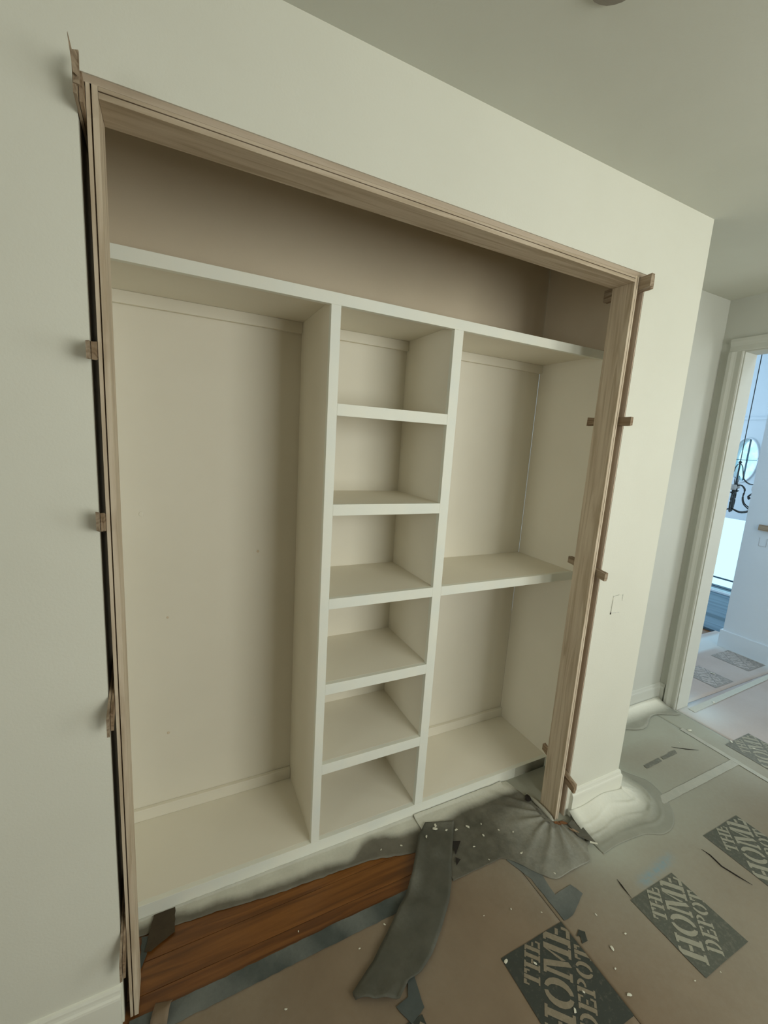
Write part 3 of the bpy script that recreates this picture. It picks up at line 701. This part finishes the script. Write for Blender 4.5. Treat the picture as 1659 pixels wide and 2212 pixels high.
pp = [(1.572, -.045), (1.600, -.040), (1.622, -.075), (1.618, -.118), (1.606, -.152), (1.585, -.135), (1.570, -.100)]
bmt = extrude_poly([(x, y, .016+.006*math.sin(i*1.7)) for i, (x, y) in enumerate(pp)], (0, 0, .0012)); bmesh.ops.triangulate(bmt, faces=[f for f in bmt.faces if len(f.verts) > 4])
o = link('torn_tape', bmt, 'film', None, label='torn dark tape flap on the floor before the right jamb', category='tape'); sprayattr(o, lambda *a: 0)
bm.free()
flat_poly('paper_sliver', [(1.585, -.140), (1.606, -.158), (1.602, -.163), (1.578, -.146)], .023, 'chip', .0012, label='thin white sliver at the tip of the torn tape flap', category='paper scrap')
# dark lump standing in for the dark pocket behind the right jamb
rock('dark_lump', (1.515, .125, .006), (.020, .013, .006), 'dark', .9, label='small dark lump in the pocket behind the right jamb', category='masking film')
bm = bmesh.new(); tube(bm, [(1.528, .150, .010), (1.531, .10, .014), (1.530, .05, .016), (1.529, .01, .014), (1.527, -.012, .010)], [.004, .008, .010, .009, .004], 8)
link('rolled_film_edge', bm, MAT['paletape'], None, True, label='rolled pale film edge along the bottom of the right jamb', category='masking film')

# scattered dried paint chips
chips = [(1.118, .118, .010), (1.045, .163, .012), (1.035, .150, .014), (.985, .135, .009), (1.17, .11, .012), (1.075, .128, .008), (1.205, .055, .008), (1.14, .03, .007), (1.23, .10, .006),
         (1.28, .05, .006), (1.33, .02, .006), (1.16, -.035, .005), (1.30, -.06, .010), (1.33, -.07, .006), (.88, .15, .007), (.80, .165, .006), (.70, -.07, .006), (.60, -.10, .005), (.44, .02, .004), (.36, -.15, .006), (.60, -.30, .006),
         (1.08, -.35, .008), (1.00, -.31, .010), (1.38, -.33, .006), (1.02, -.18, .004), (1.12, -.2, .005), (1.21, -.25, .004), (1.52, -.12, .007), (1.36, -.17, .006), (1.42, -.41, .006), (1.34, -.42, .010), (1.28, -.52, .011),
         (1.10, -.48, .009), (1.16, -.46, .006), (1.30, -.46, .005), (2.60, .09, .007), (2.77, .13, .020), (2.90, -.02, .014), (2.96, -.10, .010), (3.24, .24, .022), (3.66, .46, .020), (1.50, -.58, .004), (1.60, -.60, .003)]
def onz(x, y):
    if .90 < x < 1.585 and -.04 < y < .22: return .013
    return .0062
first = None
for i, (x, y, s) in enumerate(chips):
    if i < 4 or first is None:
        bm = bmesh.new(); bmesh.ops.create_icosphere(bm, subdivisions=1, radius=1)
        for v in bm.verts:
            k = 1+.6*mn.noise(v.co*1.5+Vector((i*3.1, 0, 0))); v.co = Vector((v.co.x*k, v.co.y*k*.55, v.co.z*.16))
        me = bpy.data.meshes.new('paint_fleck'); bm.to_mesh(me); bm.free(); me.materials.append(MAT['chip'])
        o = bpy.data.objects.new('paint_fleck', me); COL.objects.link(o)
        first = (first or [])+[o]
    else:
        o = first[i % len(first)].copy(); COL.objects.link(o)
    onstrip = .58 < x < 1.09 and abs((y-.17)-(x-1.07)*.9) < .06
    o.location = (x, y, (.0185 if onstrip else onz(x, y))+s*.12); o.scale = (s*.8,)*3; o.rotation_euler = (0, 0, i*1.3)
    if onstrip: lb = 'white paint fleck stuck on the torn grey strip'
    elif 1.08 < x < 1.26 and y > 0: lb = 'white plastic bit on the dark film right of the torn strip'
    elif .9 < x <= 1.08 and y > 0: lb = 'white paint fleck by the top end of the torn strip'
    elif y > .14: lb = 'white paint spot on the dark fringe of the masking paper'
    elif x > 3: lb = 'bright white plastic bit on the pinkish sheet, %s' % ('close to the casing foot' if x < 3.4 else 'beside the small faint printed square')
    elif x > 2.5: lb = 'white scrap on the floor sheet before the doorway, %s' % ('nearest the slit' if x < 2.7 else 'above the pale printed square' if y > 0 else 'just inside the pale printed square' if x < 2.94 else 'right of the pale printed square')
    elif x > 1.4: lb = 'tiny white fleck around the fully visible printed square'
    elif x > 1.26 and y > -.1: lb = 'white fleck on the wrinkled film before the right jamb'
    elif x > 1.26: lb = 'white fibre bit between the two large printed squares'
    elif x > .95 and y < -.3: lb = 'white fleck on or beside the darkest printed square'
    elif x > .95: lb = 'white fleck on the tan sheet right of the torn strip'
    else: lb = 'tiny white fleck on the tan sheet left of the torn strip'
    o['label'] = lb; o['category'] = 'paint fleck'; o['group'] = 'dried paint flecks on the floor coverings'

# ------------------------------------------------------------------ outlet cut-outs
def outlet(x, z, w, h, label):
    root = thing('outlet_box', (x, -.0005, z), label, 'electrical box')
    bx('cover', (-w/2+.003, w/2-.003, -.0012, .0004, -h/2+.003, h/2-.003), 'wall', root)
    rnd = random.Random(4); gm = paint('grey_gap', lin(.34, .36, .36), lin(.5, .5, .46), .8, 0)
    for (a, b) in (((-w/2, -h/2), (-w/2, h*.28)), ((-w/2+.006, -h/2+.006), (w/2-.006, -h/2+.004)), ((-w/2, h/2-.006), (w*.1, h/2)), ((w/2, h*.15), (w/2+.001, h/2))):
        pts = [(a[0]+(b[0]-a[0])*t/6+rnd.uniform(-.001, .001), -.0012, a[1]+(b[1]-a[1])*t/6) for t in range(7)]
        bm = bmesh.new(); tube(bm, pts, [.0003+rnd.random()*.0006 for _ in pts], 5); link('crack', bm, gm, root)
    bm = bmesh.new(); tube(bm, [(-w/2, -.001, -h/2+.002), (-w/2+.0005, -.001, -h/2+.012)], [.0022, .0012], 6); link('opening', bm, 'dark', root)
outlet(1.725, .957, .060, .082, 'painted-over outlet box on the wall strip right of the lining')
ob = thing('wood_block', (XCW-.004, .575, 1.06), 'small brown wood block on the bluish wall beyond the doorway', 'wood block')
bx('block', (-.02, .004, -.05, .03, -.022, .022), 'shim', ob)
ob = thing('outlet_box', (XCW, .567, .945), 'faint outlet outline on the bluish wall below the wood block', 'electrical box')
gb = paint('grey_gap_b', lin(.4, .4, .42), lin(.5, .5, .5), .8, 0)
for e in [(-.002, 0, -.026, -.024, -.03, .035), (-.002, 0, .022, .024, -.03, .035), (-.002, 0, -.026, .024, -.033, -.030)]: bx('crack', e, gb, ob)
# dark round box on the ceiling at the top edge
bm = bmesh.new(); lathe(bm, (0, 0, 0), [(.052, 0), (.055, -.004), (.052, -.010), (.01, -.012)], 24)
link('ceiling_box', bm, paint('grey_box', lin(.22, .20, .16), lin(.26, .24, .19), .7, 0), None, label='round grey ceiling box at the top edge of the photo', category='electrical box').location = (.872, -.372, H-.0002)

# ------------------------------------------------------------------ chandelier in the foyer
CX, CY, CZ = 4.95, 1.13, 1.27
ch = thing('chandelier', (CX, CY, CZ), 'black wrought iron scroll-arm chandelier hanging in front of the oval window', 'chandelier')
bm = bmesh.new(); lathe(bm, (0, 0, 0), [(.004, -.19), (.014, -.18), (.008, -.165), (.02, -.14), (.008, -.11), (.008, .05), (.020, .07), (.008, .10), (.007, .27), (.016, .285), (.005, .30)], 14); link('stem', bm, 'black', ch, True)
bm = bmesh.new(); tube(bm, [(0, 0, .29), (0, 0, 2.9-CZ)], .004, 8); link('hanging_rod', bm, 'black', ch)
bm = bmesh.new(); lathe(bm, (0, 0, 2.9-CZ), [(.05, -.001), (.045, -.02), (.01, -.035)], 20); link('ceiling_canopy', bm, 'black', ch, True)
def bez(P, n=22):
    out = []
    for i in range(n+1):
        t = i/n*(len(P)-1); k = min(int(t), len(P)-2); f = t-k
        p0, p1, p2, p3 = P[max(k-1, 0)], P[k], P[k+1], P[min(k+2, len(P)-1)]
        out.append(tuple(.5*((2*p1[q])+(-p0[q]+p2[q])*f+(2*p0[q]-5*p1[q]+4*p2[q]-p3[q])*f*f+(-p0[q]+3*p1[q]-3*p2[q]+p3[q])*f**3) for q in range(2)))
    return out
lower = [(.01, -.16), (.08, -.185), (.15, -.165), (.200, -.10), (.195, -.03), (.150, -.005), (.125, -.03), (.14, -.05)]
mid = [(.012, .06), (.05, .07), (.085, .03), (.080, -.04), (.10, -.10), (.15, -.14), (.165, -.15)]
up = [(.010, .27), (.03, .24), (.06, .13), (.13, .085), (.19, .11), (.20, .14), (.185, .15)]
for k in range(6):
    a = 2*PI*k/6+.35; ca, sa = math.cos(a), math.sin(a)
    P3 = lambda L: [(r*ca, r*sa, z) for r, z in bez(L)]
    bm = bmesh.new(); tube(bm, P3(lower), .0065, 7); arm = link('arm', bm, 'black', ch, True)
    bm = bmesh.new(); tube(bm, P3(mid), .005, 7); link('scroll', bm, 'black', arm, True)
    bm = bmesh.new(); tube(bm, P3(up), .003, 6); link('scroll', bm, 'black', arm, True)
    bm = bmesh.new(); lathe(bm, (.172*ca, .172*sa, 0), [(.004, -.008), (.02, .004), (.024, .010), (.008, .012), (.008, .03)], 12); link('candle_cup', bm, 'black', ch, True)
    bm = bmesh.new(); lathe(bm, (.172*ca, .172*sa, .03), [(.020, 0), (.024, .012), (.024, .040), (.021, .048)], 14); link('glass_shade', bm, 'candle', ch, True)
